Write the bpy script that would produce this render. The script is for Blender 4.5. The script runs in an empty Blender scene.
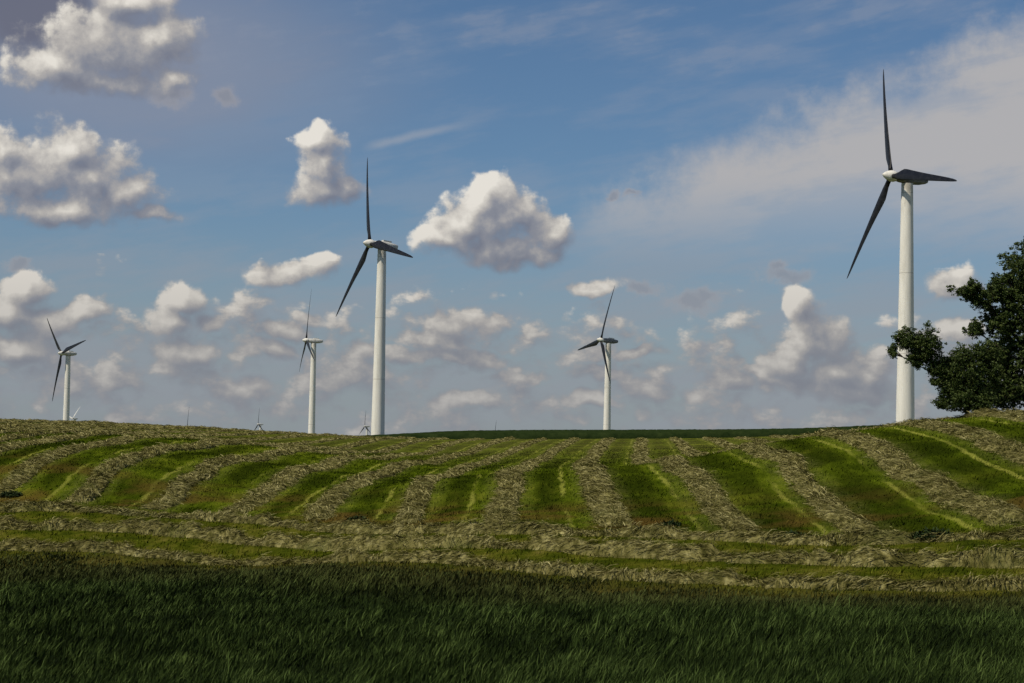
import bpy, math
import numpy as np

# ------------------------------------------------------------------ camera
EYE = 7.0                       # eye height over the valley floor datum
F = 2000.0                      # focal length in pixels of a 1024 wide frame
PITCH = math.atan(108.5 / F)
ROLL = math.radians(1.1)
sc = bpy.context.scene
COL = sc.collection


def Rx(a):
    c, s = math.cos(a), math.sin(a)
    return np.array([[1, 0, 0], [0, c, -s], [0, s, c]])


def Rz(a):
    c, s = math.cos(a), math.sin(a)
    return np.array([[c, -s, 0], [s, c, 0], [0, 0, 1]])


CAMM = Rx(math.pi / 2 + PITCH) @ Rz(ROLL)


def sight(px, py):
    """Direction seen at a point of the photograph (used to read measurements off it)."""
    return CAMM @ np.array([(px - 512) / F, (341.5 - py) / F, -1.0])


def survey(px, D, py):
    d = sight(px, py)
    p = d * (D / d[1])
    return p[0], p[1], p[2] + EYE


cd = bpy.data.cameras.new("camera")
cam = bpy.data.objects.new("camera", cd)
COL.objects.link(cam)
cam.location = (0, 0, EYE)
from mathutils import Matrix, Vector
cam.matrix_world = Matrix.Translation((0, 0, EYE)) @ Matrix(CAMM.tolist()).to_4x4()
cd.sensor_width = 36
cd.lens = 36 * F / 1024
cd.clip_start = 0.5
cd.clip_end = 30000
sc.camera = cam
sc.view_settings.view_transform = 'Standard'
sc.view_settings.look = 'None'
sc.view_settings.gamma = 1
sc.view_settings.exposure = 0.0
sc.render.resolution_x, sc.render.resolution_y = 1024, 683

# ------------------------------------------------------------------ noise
rng = np.random.default_rng(7)


def _h(ix, iy, s):
    n = (ix.astype(np.int64) * 374761393 + iy.astype(np.int64) * 668265263 + s * 974634777) & 0xFFFFFFFF
    n = ((n ^ (n >> 13)) * 1274126177) & 0xFFFFFFFF
    n = ((n ^ (n >> 16)) * 2246822519) & 0xFFFFFFFF
    return ((n ^ (n >> 15)) & 0xFFFFFF) / float(0xFFFFFF)


def vn(x, y, s=0):
    x = np.asarray(x, float); y = np.asarray(y, float)
    ix, iy = np.floor(x), np.floor(y)
    fx, fy = x - ix, y - iy
    fx = fx * fx * (3 - 2 * fx); fy = fy * fy * (3 - 2 * fy)
    a, b = _h(ix, iy, s), _h(ix + 1, iy, s)
    c, d = _h(ix, iy + 1, s), _h(ix + 1, iy + 1, s)
    return (a + (b - a) * fx) * (1 - fy) + (c + (d - c) * fx) * fy


def fbm(x, y, s=0, o=4, r=.5):
    t, a, n = 0, 1, 0
    for k in range(o):
        t = t + a * vn(x * 2 ** k + 17.3 * k, y * 2 ** k - 9.1 * k, s + k); n += a; a *= r
    return t / n


def sstep(a, b, x):
    t = np.clip((x - a) / (b - a), 0, 1)
    return t * t * (3 - 2 * t)


# ------------------------------------------------------------------ terrain
CT = [
    # foreground valley
    (0, 60, 700), (512, 50, 705), (1024, 45, 705), (0, 95, 610), (512, 75, 632), (1024, 62, 648),
    (0, 131, 557), (200, 122, 568), (512, 98, 592), (850, 86, 606), (1024, 80, 612),
    # headland
    (0, 152, 502), (0, 142, 524), (100, 147, 507), (100, 134, 538), (300, 136, 520), (300, 122, 556),
    (512, 118, 530), (512, 105, 562), (700, 110, 533), (850, 102, 546), (850, 91, 588), (1024, 96, 546),
    (700, 98, 572),
    # left slope
    (20, 153, 494), (60, 164, 465), (100, 178, 450), (160, 205, 439),
    (115, 153, 500), (140, 161, 475), (190, 182, 455), (260, 228, 446),
    (205, 150, 508), (240, 166, 485), (290, 201, 465), (340, 250, 455),
    (330, 168, 487), (400, 235, 463), (367, 139, 515), (382, 150, 496), (420, 192, 478), (454, 240, 467),
    # middle brow
    (465, 126, 519), (468, 156, 478), (513, 163, 473), (589, 168, 470), (570, 140, 495), (680, 155, 468),
    (640, 125, 513), (700, 170, 458),
    (520, 200, 473), (600, 200, 473), (680, 200, 464), (600, 240, 463), (520, 240, 463), (680, 245, 457),
    (641, 300, 449), (540, 300, 450), (450, 300, 455),
    # right slope
    (740, 118, 515), (790, 139, 463), (754, 161, 446), (760, 200, 452), (760, 260, 448),
    (873, 106, 532), (906, 130, 471), (859, 149, 441), (850, 185, 434), (850, 230, 437), (850, 300, 440.2),
    (1017, 127, 452), (984, 137, 438), (945, 150, 428.5), (1024, 110, 490), (945, 112, 510),
    (903, 180, 429), (950, 178, 423.5), (1024, 165, 412.5), (1000, 175, 417.5), (903, 220, 431.5), (1024, 200, 414),
    (960, 230, 428.5), (960, 320, 432.2), (880, 394, 431.2),
    # crest
    (0, 200, 442), (0, 260, 427), (0, 320, 421.2), (0, 400, 423.2), (100, 300, 428.2), (100, 350, 423.7),
    (150, 370, 425.7), (200, 300, 435.2), (200, 380, 428.7), (250, 390, 431.7), (300, 390, 434.5),
    (340, 395, 436.7), (420, 400, 439.2), (512, 400, 439.2), (641, 395, 439.2), (760, 390, 438.2),
    (420, 490, 436.2), (512, 500, 435), (641, 500, 434.8), (760, 480, 434.4), (860, 460, 433.7),
    (100, 450, 429.2), (250, 480, 435.2), (377, 519, 437.2), (300, 600, 443.2), (600, 600, 439.2), (900, 600, 440.2), (0, 600, 436.2),
    # outside the frame
    (-400, 160, 500), (-400, 220, 440), (-400, 330, 424.2), (-400, 450, 428.2), (-400, 90, 640), (-400, 600, 442.2),
    (1400, 80, 600), (1400, 110, 470), (1400, 150, 415), (1400, 200, 410), (1400, 320, 426.2), (1400, 450, 432.2),
    (1400, 50, 700), (1400, 600, 442.2),
]
cp = np.array([survey(*c) for c in CT])
extra = np.array([(0, 0, EYE - 2.0), (-25, 0, EYE - 2.3), (25, 0, EYE - 1.8), (0, 20, EYE - 3.9), (-15, 30, EYE - 4.9), (15, 28, EYE - 4.3),
                  (0, -40, EYE - 1.6), (-60, -20, EYE - 3), (60, -20, EYE - 2)])
cp = np.vstack([cp, extra])


def _tps(r2):
    return .5 * r2 * np.log(r2 + 1e-9)


_n = len(cp)
_sc = 100.0
_p = cp[:, :2] / _sc
_K = _tps(((_p[:, None] - _p[None]) ** 2).sum(-1)) + np.eye(_n) * 2e-4
_Pm = np.hstack([np.ones((_n, 1)), _p])
_A = np.zeros((_n + 3, _n + 3)); _A[:_n, :_n] = _K; _A[:_n, _n:] = _Pm; _A[_n:, :_n] = _Pm.T
_w = np.linalg.solve(_A, np.concatenate([cp[:, 2], np.zeros(3)]))


def _hraw(X, Y):
    q = np.stack([X, Y], -1) / _sc
    out = np.empty(len(q))
    for i in range(0, len(q), 20000):
        b = q[i:i + 20000]
        r2 = ((b[:, None] - _p[None]) ** 2).sum(-1)
        out[i:i + 20000] = _tps(r2) @ _w[:_n] + _w[_n] + b @ _w[_n + 1:]
    return out


# evaluate once on a 2 m lattice, bilinear lookups afterwards
GX = np.arange(-300, 301, 2.0); GY = np.arange(-60, 701, 2.0)
_gx, _gy = np.meshgrid(GX, GY, indexing='ij')
HG = _hraw(_gx.ravel(), _gy.ravel()).reshape(_gx.shape)
HG = np.clip(HG, -3, EYE + 9)
PLAIN = EYE - 21.0


def height(X, Y):
    X = np.asarray(X, float); Y = np.asarray(Y, float)
    shp = np.broadcast(X, Y).shape
    X = np.broadcast_to(X, shp).ravel(); Y = np.broadcast_to(Y, shp).ravel()
    x = np.clip((X - GX[0]) / 2, 0, len(GX) - 1.001); y = np.clip((Y - GY[0]) / 2, 0, len(GY) - 1.001)
    ix = x.astype(int); iy = y.astype(int); fx = x - ix; fy = y - iy
    h = (HG[ix, iy] * (1 - fx) + HG[ix + 1, iy] * fx) * (1 - fy) + (HG[ix, iy + 1] * (1 - fx) + HG[ix + 1, iy + 1] * fx) * fy
    far = np.maximum(sstep(560, 1000, Y), np.maximum(sstep(300, 700, np.abs(X)), sstep(-50, -500, Y) * 0))
    mid = EYE - 5 + (PLAIN - EYE + 5) * sstep(900, 2400, Y)
    h = h * (1 - far) + mid * far
    return h.reshape(shp)


# ------------------------------------------------------------------ field layout (plan)
S = 6.5


def gshift(Y):
    # rows swing a little to the right beyond the brow
    Y = np.asarray(Y, float)
    t = np.clip((Y - 172) / 70, 0, 1)
    return .010 * Y + .0565 * 70 * (t ** 2) / 2 + .0565 * np.maximum(Y - 242, 0)


YHX = [-90, -60, -34, -20, -8, 0, 8, 20, 40, 70]
YHY = [162, 158, 150, 143, 129, 119.5, 112.5, 104, 92, 80]


def Yh(X):
    X = np.asarray(X, float)
    return (np.interp(X - 5, YHX, YHY) + np.interp(X, YHX, YHY) + np.interp(X + 5, YHX, YHY)) / 3


def U(X, Y): return X - gshift(Y)
def V(X, Y): return (Y - Yh(X)) * .78
def hc(X, Y): return height(X, Y)


CROP_Y = 402.0

# ------------------------------------------------------------------ mesh + tag helpers


def mesh_obj(name, verts, quads=None, tris=None, mats=None, attrs=None, parent=None, smooth=False, matidx=None):
    me = bpy.data.meshes.new(name)
    verts = np.asarray(verts, np.float32).reshape(-1, 3)
    nq = 0 if quads is None else len(quads); nt = 0 if tris is None else len(tris)
    me.vertices.add(len(verts)); me.vertices.foreach_set('co', verts.ravel())
    idx = []; tot = []
    if nq: idx.append(np.asarray(quads, np.int32).ravel()); tot.append(np.full(nq, 4, np.int32))
    if nt: idx.append(np.asarray(tris, np.int32).ravel()); tot.append(np.full(nt, 3, np.int32))
    idx = np.concatenate(idx); tot = np.concatenate(tot)
    st = np.concatenate([[0], np.cumsum(tot)[:-1]]).astype(np.int32)
    me.loops.add(len(idx)); me.loops.foreach_set('vertex_index', idx)
    me.polygons.add(len(tot)); me.polygons.foreach_set('loop_start', st); me.polygons.foreach_set('loop_total', tot)
    if smooth: me.polygons.foreach_set('use_smooth', np.ones(len(tot), bool))
    for m in (mats or []): me.materials.append(m)
    if matidx is not None: me.polygons.foreach_set('material_index', np.asarray(matidx, np.int32))
    for k, v in (attrs or {}).items():
        a = me.attributes.new(k, 'FLOAT', 'POINT'); a.data.foreach_set('value', np.asarray(v, np.float32).ravel())
    me.update(calc_edges=True); me.validate()
    o = bpy.data.objects.new(name, me); COL.objects.link(o)
    if parent is not None: o.parent = parent
    return o


def grid_quads(n, m):
    i, j = np.meshgrid(np.arange(n - 1), np.arange(m - 1), indexing='ij')
    a = (i * m + j).ravel()
    return np.stack([a, a + m, a + m + 1, a + 1], -1)


def tag(o, label=None, cat=None, group=None, kind=None):
    if label: o['label'] = label
    if cat: o['category'] = cat
    if group: o['group'] = group
    if kind: o['kind'] = kind
    return o


def empty(name, loc):
    o = bpy.data.objects.new(name, None); COL.objects.link(o); o.location = loc
    return o


# ------------------------------------------------------------------ node helpers
class NT:
    def __init__(s, tree): s.t = tree; s.n = tree.nodes; s.l = tree.links

    def _set(s, sock, v):
        if v is None: return
        if isinstance(v, bpy.types.NodeSocket): s.l.new(v, sock)
        else: sock.default_value = v

    def m(s, op, a, b=None, c=None, clamp=False):
        n = s.n.new('ShaderNodeMath'); n.operation = op; n.use_clamp = clamp
        for k, v in enumerate((a, b, c)): s._set(n.inputs[k], v)
        return n.outputs[0]

    def vm(s, op, a, b=None, out=0, sc_=None):
        n = s.n.new('ShaderNodeVectorMath'); n.operation = op
        s._set(n.inputs[0], a); s._set(n.inputs[1], b)
        if sc_ is not None: s._set(n.inputs['Scale'], sc_)
        return n.outputs[out]

    def noise(s, vec, scale, detail=4, rough=.5, out='Fac', dist=0, dim='3D'):
        n = s.n.new('ShaderNodeTexNoise'); n.noise_dimensions = dim
        if vec is not None: s.l.new(vec, n.inputs['Vector'])
        n.inputs['Scale'].default_value = scale; n.inputs['Detail'].default_value = detail
        n.inputs['Roughness'].default_value = rough; n.inputs['Distortion'].default_value = dist
        return n.outputs[out]

    def ramp(s, fac, stops, interp='LINEAR'):
        n = s.n.new('ShaderNodeValToRGB'); n.color_ramp.interpolation = interp
        e = n.color_ramp.elements
        while len(e) < len(stops): e.new(.5)
        for k, (p, c) in enumerate(stops):
            e[k].position = p; e[k].color = (*c, 1) if not isinstance(c, (int, float)) else (c, c, c, 1)
        s.l.new(fac, n.inputs[0]); return n.outputs[0]

    def mix(s, fac, a, b, mode='MIX'):
        n = s.n.new('ShaderNodeMix'); n.data_type = 'RGBA'; n.blend_type = mode
        s._set(n.inputs[0], fac)
        for k, v in ((6, a), (7, b)):
            s._set(n.inputs[k], (*v, 1) if isinstance(v, tuple) and len(v) == 3 else v)
        return n.outputs[2]

    def step(s, x, a, b):
        n = s.n.new('ShaderNodeMapRange'); n.interpolation_type = 'SMOOTHSTEP'
        s._set(n.inputs[0], x); s._set(n.inputs[1], a); s._set(n.inputs[2], b)
        return n.outputs[0]

    def attr(s, name):
        n = s.n.new('ShaderNodeAttribute'); n.attribute_name = name; return n.outputs['Fac']

    def comb(s, x, y, z):
        n = s.n.new('ShaderNodeCombineXYZ')
        for k, v in enumerate((x, y, z)): s._set(n.inputs[k], v)
        return n.outputs[0]

    def sep(s, v):
        n = s.n.new('ShaderNodeSeparateXYZ'); s.l.new(v, n.inputs[0]); return n.outputs


def material(name, rough=.8, spec=.3):
    m = bpy.data.materials.new(name); m.use_nodes = True
    nt = NT(m.node_tree); b = m.node_tree.nodes['Principled BSDF']
    b.inputs['Roughness'].default_value = rough
    b.inputs['Specular IOR Level'].default_value = spec * .5
    return m, nt, b


def pos(nt):
    return nt.n.new('ShaderNodeNewGeometry').outputs['Position']


def bump(nt, b, h, dist, strength=1.0):
    n = nt.n.new('ShaderNodeBump'); n.inputs['Strength'].default_value = strength
    n.inputs['Distance'].default_value = dist
    nt.l.new(h, n.inputs['Height']); nt.l.new(n.outputs[0], b.inputs['Normal'])


# ------------------------------------------------------------------ ground colours
def field_colour(nt, fine=True):
    """Colour of mown stubble, headland and verge from the plan coordinates u (across rows) and v (past the field edge)."""
    P = pos(nt)
    u, v = nt.attr('u'), nt.attr('v')
    w1 = nt.noise(P, .35, 3, .5)
    uu = nt.m('ADD', u, nt.m('MULTIPLY', nt.m('SUBTRACT', w1, .5), .8))
    row = nt.m('DIVIDE', nt.m('ADD', uu, 1.57), S)
    fr = nt.m('SUBTRACT', row, nt.m('FLOOR', row))          # 0 = windrow centre, .5 = middle of the green strip
    rid = nt.m('FLOOR', row)
    hs = nt.m('FRACT', nt.m('MULTIPLY', nt.m('SINE', nt.m('MULTIPLY', rid, 12.99)), 43.7))
    # stretched along rows
    sv = nt.comb(nt.m('MULTIPLY', u, 1.0), nt.m('MULTIPLY', v, .22), 0.0)
    n_long = nt.noise(sv, 1.6, 4, .6)
    n_blot = nt.noise(P, .085, 4, .62)
    n_f = nt.noise(P, 3.2, 4, .7)
    g = nt.ramp(nt.m('ADD', nt.m('MULTIPLY', n_long, .42), nt.m('MULTIPLY', n_blot, .58)),
                [(.34, (.016, .026, .0015)), (.45, (.040, .060, .0030)), (.56, (.085, .115, .006)), (.68, (.165, .18, .016))])
    # a darker green along one half of every strip
    dk = nt.m('MULTIPLY', nt.step(fr, .72, .45), nt.step(fr, .2, .4))
    dk = nt.m('MULTIPLY', dk, nt.step(nt.noise(P, .07, 3, .5), .38, .58))
    dk = nt.m('MAXIMUM', dk, nt.m('MULTIPLY', nt.m('MULTIPLY', nt.step(u, -6.0, 8.0), nt.step(v, 55.0, 30.0)), nt.m('MULTIPLY', nt.step(fr, .70, .50), nt.step(nt.noise(P, .13, 3, .5), .30, .52))))
    g = nt.mix(nt.m('MULTIPLY', dk, .80), g, (.015, .023, .0020))
    # pale wheel line
    c0 = nt.m('ADD', .62, nt.m('MULTIPLY', hs, .10))
    d = nt.m('ABSOLUTE', nt.m('SUBTRACT', fr, c0))
    ln = nt.m('MULTIPLY', nt.step(d, .042, .008), nt.step(nt.noise(sv, .5, 3, .6), .40, .60))
    g = nt.mix(nt.m('MULTIPLY', ln, .75), g, (.25, .26, .045))
    # thin straw edge beside the windrow
    ed = nt.m('MULTIPLY', nt.step(nt.m('ABSOLUTE', nt.m('SUBTRACT', fr, .5)), .15, .32), nt.step(n_f, .38, .62))
    g = nt.mix(nt.m('MULTIPLY', ed, .35), g, (.16, .16, .045))
    # brown worn ends of the strips
    br = nt.m('MULTIPLY', nt.step(v, 22.0, 2.0), nt.step(nt.noise(P, .16, 3, .5), .42, .62))
    g = nt.mix(nt.m('MULTIPLY', br, .8), g, (.095, .058, .015))
    # far part of the field is drier
    far = nt.step(v, 60.0, 170.0)
    g = nt.mix(nt.m('MULTIPLY', far, nt.m('MULTIPLY', nt.step(n_f, .35, .6), .45)), g, (.15, .14, .04))
    # headland
    hn = nt.noise(P, .5, 5, .65)
    h = nt.ramp(hn, [(.30, (.022, .034, .003)), (.47, (.055, .068, .005)), (.60, (.10, .10, .013)), (.75, (.17, .145, .04))])
    c = nt.mix(nt.step(v, .6, -.6), g, h)
    vb = nt.m('ADD', v, nt.m('MULTIPLY', nt.m('SUBTRACT', w1, .5), 6.0))
    c = nt.mix(nt.m('MULTIPLY', nt.step(vb, -11.0, -16.0), .75), c, (.062, .052, .015))
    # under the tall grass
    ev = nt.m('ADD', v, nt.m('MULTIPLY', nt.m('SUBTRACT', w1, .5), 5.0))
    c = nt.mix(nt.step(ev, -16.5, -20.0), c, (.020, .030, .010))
    return c, n_f


M = {}
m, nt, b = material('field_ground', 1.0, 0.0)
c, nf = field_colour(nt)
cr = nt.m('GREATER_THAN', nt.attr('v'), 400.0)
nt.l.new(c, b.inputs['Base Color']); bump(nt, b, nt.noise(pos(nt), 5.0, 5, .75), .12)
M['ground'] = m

m, nt, b = material('stubble_blades', 1.0, 0.0)
c, nf = field_colour(nt)
r = nt.attr('rnd')
c = nt.mix(1.0, c, nt.ramp(r, [(0, .62), (.5, 1.0), (1, 1.8)]), 'MULTIPLY')
nt.l.new(c, b.inputs['Base Color']); M['stubble'] = m

m, nt, b = material('cut_hay', 1.0, 0.0)
P = pos(nt)
n1 = nt.noise(P, .45, 4, .6); n2 = nt.noise(P, 3.5, 4, .7)
f = nt.m('ADD', nt.m('ADD', nt.m('MULTIPLY', n1, .32), nt.m('MULTIPLY', n2, .32)), nt.m('MULTIPLY', nt.attr('rnd'), .36))
c = nt.ramp(f, [(.30, (.030, .031, .007)), (.43, (.095, .090, .026)), (.56, (.225, .205, .074)), (.74, (.54, .495, .23))])
gr = nt.step(nt.noise(P, .28, 3, .6), .55, .70)
c = nt.mix(nt.m('MULTIPLY', gr, .45), c, (.11, .125, .035))
nt.l.new(c, b.inputs['Base Color']); bump(nt, b, nt.noise(P, 9.0, 4, .8), .10)
M['hay'] = m

m, nt, b = material('tall_grass_blades', .8, .10)
P = pos(nt)
r = nt.attr('rnd'); t = nt.attr('tip'); v = nt.attr('v')
n1 = nt.noise(P, .09, 4, .6)
c = nt.ramp(nt.m('ADD', nt.m('MULTIPLY', r, .7), nt.m('MULTIPLY', n1, .3)),
            [(.15, (.0035, .0075, .0012)), (.42, (.0095, .0175, .0030)), (.64, (.023, .040, .0070)), (.92, (.095, .140, .036))])
dry = nt.m('MULTIPLY', nt.step(nt.m('ADD', v, nt.m('MULTIPLY', n1, 16.0)), -24.0, -9.0), nt.step(r, .05, .6))
c = nt.mix(nt.m('MULTIPLY', dry, .40), c, (.085, .078, .024))
nt.l.new(c, b.inputs['Base Color'])
M['grass'] = m

m, nt, b = material('crop_leaves', 1.0, 0.0)
c = nt.ramp(nt.noise(pos(nt), .6, 5, .7), [(.3, (.010, .020, .006)), (.7, (.030, .046, .014))])
nt.l.new(c, b.inputs['Base Color']); M['crop'] = m


def rowattrs(X, Y, extra=None):
    d = {'u': U(X, Y), 'v': V(X, Y)}
    if extra: d.update(extra)
    return d


# ------------------------------------------------------------------ ground sheet
def axis(parts):
    out = []
    for a, b_, st in parts: out.append(np.arange(a, b_, st))
    return np.concatenate(out)


gx = axis([(-12000, -2000, 1000), (-2000, -400, 100), (-400, -130, 6), (-130, 130, .8), (130, 400, 6), (400, 2000, 100), (2000, 12001, 1000)])
gy = axis([(-6000, -200, 400), (-200, -40, 20), (-40, 40, 3), (40, 240, .7), (240, 420, 1.2), (420, 700, 4), (700, 2600, 50), (2600, 14001, 600)])
XX, YY = np.meshgrid(gx, gy, indexing='ij')
ZZ = height(XX, YY)
ZZ = ZZ + (fbm(XX * .7, YY * .7, 3, 3) - .5) * .16 * ((YY > 40) & (YY < 430) & (np.abs(XX) < 140))
o = mesh_obj('field_ground', np.stack([XX, YY, ZZ], -1), grid_quads(len(gx), len(gy)), mats=[M['ground']],
             attrs=rowattrs(XX.ravel(), YY.ravel()), smooth=True)
tag(o, kind='structure')

# ------------------------------------------------------------------ windrows of cut hay
HV, HQ, HR = [], [], []
nv = 0
strand_src = []


def windrow(cx, cy, tx, ty, seed, H=.42, W=1.65, nt_=17, wobble=1.0):
    """centre line cx,cy with unit tangent tx,ty: a ragged heap of hay along it"""
    global nv
    n = len(cx)
    s = np.concatenate([[0], np.cumsum(np.hypot(np.diff(cx), np.diff(cy)))])
    tt = np.linspace(-1, 1, nt_)
    SS, T = np.meshgrid(s, tt, indexing='ij')
    wob = (fbm(s / 7, s * 0 + seed, 5, 3) - .5) * wobble
    Wl = W * (.82 + .36 * fbm(s / 2.2, s * 0 + seed * 3.1, 9, 3))
    off = wob[:, None] + T * Wl[:, None]
    X = cx[:, None] + ty[:, None] * off
    Y = cy[:, None] - tx[:, None] * off
    base = height(X, Y)
    prof = np.clip(1 - T ** 2, 0, 1) ** .6
    # diagonal tufts thrown by the rake, and lumps
    dg = fbm((SS * .9 + off * 1.0) / 1.1, (SS * .3 - off * .8) / 3.0, seed + 20, 3)
    lump = fbm(SS / 2.6, off / 1.6 + seed, seed + 40, 3)
    rid = 1 - np.abs(2 * fbm((SS + off * 1.4) / 1.0, (SS * .4 - off) / 1.7, seed + 80, 3) - 1) * 2.2
    gap = sstep(.32, .48, fbm(SS / 3.0, off / 1.5, seed + 60, 2))
    h = H * prof * (.05 + .85 * lump + 1.0 * np.abs(dg - .5) * 2 + .75 * np.clip(rid, 0, 1)) * (.30 + .70 * gap) - .06 + (fbm(X * 4, Y * 4, 5, 3) - .5) * .20
    endf = sstep(0, 1.6, SS) * sstep(0, 1.6, s[-1] - SS)
    h = np.where(np.abs(T) > .98, -.08, h) * endf - .10 * (1 - endf)
    Z = base + h
    HV.append(np.stack([X, Y, Z], -1).reshape(-1, 3)); HQ.append(grid_quads(n, nt_) + nv); nv += n * nt_
    HR.append(_h(np.floor(X * 4), np.floor(Y * 4), 3).ravel() * .6 + .2)
    strand_src.append((X, Y, Z, SS, T, tx, ty))


def line_y(y0, y1, fine):
    out = [y0]
    while out[-1] < y1:
        y = out[-1]; out.append(y + (.22 if y < 190 else .4 if y < 260 else .7))
    return np.array(out)


for k in range(-15, 13):
    uc = -1.57 + S * k
    # where the row meets the headland: Y = Yh(u + g(Y))
    y = 130.0
    for _ in range(30): y = .5 * y + .5 * (float(Yh(uc + gshift(y))) + 0.6)
    ys = line_y(y, CROP_Y - 2, 1)
    xs = uc + gshift(ys)
    keep = np.abs(xs) < .275 * ys + 16
    if keep.sum() < 20: continue
    i0, i1 = np.argmax(keep), len(keep) - np.argmax(keep[::-1])
    ys, xs = ys[i0:i1], xs[i0:i1]
    gxp = np.gradient(xs, ys); L = np.hypot(gxp, 1)
    windrow(xs, ys, gxp / L, 1 / L, k + 50, H=.26 + .05 * math.sin(k * 2.3), W=.98 + .11 * math.sin(k * 1.7))
for j, vv in enumerate((-2.4, -7.6, -12.6)):
    xs = np.arange(-62, 46, .2)
    ys = Yh(xs) + vv / .78
    L = np.hypot(1, np.gradient(ys, xs))
    windrow(xs, ys, 1 / L, np.gradient(ys, xs) / L, 90 + j, H=(.42, .52, .40)[j], W=(.52, .68, .52)[j], wobble=.8)

# loose strands on and beside the heaps
src = [(a[0].ravel(), a[1].ravel(), a[2].ravel(), np.broadcast_to(a[5][:, None], a[0].shape).ravel(), np.broadcast_to(a[6][:, None], a[0].shape).ravel()) for a in strand_src]
sx, sy, sz, stx, sty = [np.concatenate([q[i] for q in src]) for i in range(5)]
vis = np.abs(sx) < .27 * sy + 8
hd = (V(sx, sy) < 0)
wgt = vis * np.where(sy < 190, 1.0, np.where(sy < 260, 1.2, .8)) * np.where(hd, 1.5, 1.0); wgt = wgt / wgt.sum()
NS = 330000
ci = rng.choice(len(sx), NS, p=wgt)


def strips(x, y, z, ang, length, width, pitch, curl, rnd, segs=2):
    n = len(x); vv = []
    tl = np.where(_h(np.floor(x * 91), np.floor(y * 87), 5) > .5, 1, -1) * .45
    dx, dy = np.cos(ang), np.sin(ang)
    px_, py_ = -dy, dx
    for k in range(segs + 1):
        t = k / segs
        a = length * (t - .5)
        h = np.sin(pitch) * length * t + curl * (1 - (2 * t - 1) ** 2)
        w = width * (1 - .6 * abs(2 * t - 1)) * .5
        bx = x + dx * a; by = y + dy * a
        for sg in (-1, 1):
            vv.append(np.stack([bx + sg * px_ * w, by + sg * py_ * w, z + h + sg * w * tl], -1))
    Vv = np.stack(vv, 1)
    nn = 2 * (segs + 1)
    base = (np.arange(n) * nn)[:, None]
    q = np.concatenate([base + np.array([[2 * k, 2 * k + 1, 2 * k + 3, 2 * k + 2]]) for k in range(segs)], 0)
    return Vv.reshape(-1, 3), q, np.repeat(rnd, nn)


x = sx[ci] + rng.normal(0, .08, NS); y = sy[ci] + rng.normal(0, .08, NS)
z = sz[ci] + rng.uniform(-.02, .09, NS)
diag = np.arctan2(sty[ci], stx[ci]) + rng.normal(.75, .38, NS) + (fbm(x / 1.8, y / 1.8, 77, 2) - .5) * 4.5
sv_, sq_, sr_ = strips(x, y, z, diag, rng.uniform(.30, .85, NS), rng.uniform(.022, .060, NS) * np.clip(y / 150, .8, 2), rng.normal(.03, .20, NS) * np.clip(170 / y, .35, 1), rng.uniform(0, .13, NS) * np.clip(170 / y, .4, 1), rng.random(NS))
HV.append(sv_); HQ.append(sq_ + nv); nv += len(sv_); HR.append(sr_)
HVc = np.concatenate(HV)
o = mesh_obj('cut_hay', HVc, np.concatenate(HQ), mats=[M['hay']], attrs={'rnd': np.concatenate(HR)})
tag(o, 'pale cut hay lying in raked windrows across the mown field', 'hay', kind='stuff')

# ------------------------------------------------------------------ stubble tufts
NB = 170000
y = 78 + (300 - 78) * rng.random(NB) ** 1.35
x = (rng.random(NB) * 2 - 1) * (.27 * y + 2)
vv = V(x, y); k = vv > -19
x, y = x[k], y[k]; n = len(x)
z = height(x, y)
lean = rng.normal(.35, .5, n); ang = rng.uniform(0, 6.283, n)
hgt = rng.uniform(.06, .17, n) * (1 + .5 * (V(x, y) < 0)); wd = rng.uniform(.03, .07, n) * np.clip(y / 140, .8, 1.8)
a0 = np.stack([x - np.cos(ang) * wd, y - np.sin(ang) * wd, z - .03], -1)
a1 = np.stack([x + np.cos(ang) * wd, y + np.sin(ang) * wd, z - .03], -1)
a2 = np.stack([x + lean * hgt, y + rng.normal(0, .3, n) * hgt, z + hgt], -1)
Vs = np.stack([a0, a1, a2], 1).reshape(-1, 3)
o = mesh_obj('stubble', Vs, tris=np.arange(3 * n).reshape(-1, 3), mats=[M['stubble']],
             attrs=rowattrs(Vs[:, 0], Vs[:, 1], {'rnd': np.repeat(rng.random(n), 3)}))
tag(o, 'short green mown stubble between the windrows of hay', 'grass', kind='stuff')

# ------------------------------------------------------------------ tall grass in front
def grass_patch(n, y0, y1, dens_pow):
    y = y0 + (y1 - y0) * rng.random(n) ** dens_pow
    x = (rng.random(n) * 2 - 1) * (.272 * y + 2)
    return x, y


xs_, ys_ = [], []
edges = np.arange(36, 136, 4.0)
for a in edges:
    area = 2 * (.272 * (a + 2) + 12) * 4
    dens = 150 * (62 / max(a, 50)) ** 1.5
    n = int(area * dens)
    xs_.append((rng.random(n) * 2 - 1) * (.272 * (a + 2) + 12)); ys_.append(a + 4 * rng.random(n))
x = np.concatenate(xs_); y = np.concatenate(ys_)
v = V(x, y)
edge = -14.9 + (fbm(x / 5, y / 5, 31, 3) - .5) * 6
k = (v < edge) | ((v < edge + 4.0) & (rng.random(len(v)) < .30 * (1 - (v - edge) / 4.0)))
x, y, v, edge = x[k], y[k], v[k], edge[k]
n = len(x)
clump = fbm(x / .9, y / .9, 12, 2)
big = fbm(x / 9, y / 9, 14, 3)
hh = (.45 + .42 * clump + .22 * big) * rng.uniform(.6, 1.25, n) * (.22 + .78 * sstep(2, -10, v - edge))
wd = rng.uniform(.008, .024, n) * np.clip(y / 60, .8, 2.1)
az = rng.normal(0.1, .9, n)          # wind pushes the blades to the right
tall = rng.random(n) < .015
hh = np.where(tall, hh * 1.35, hh)
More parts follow.
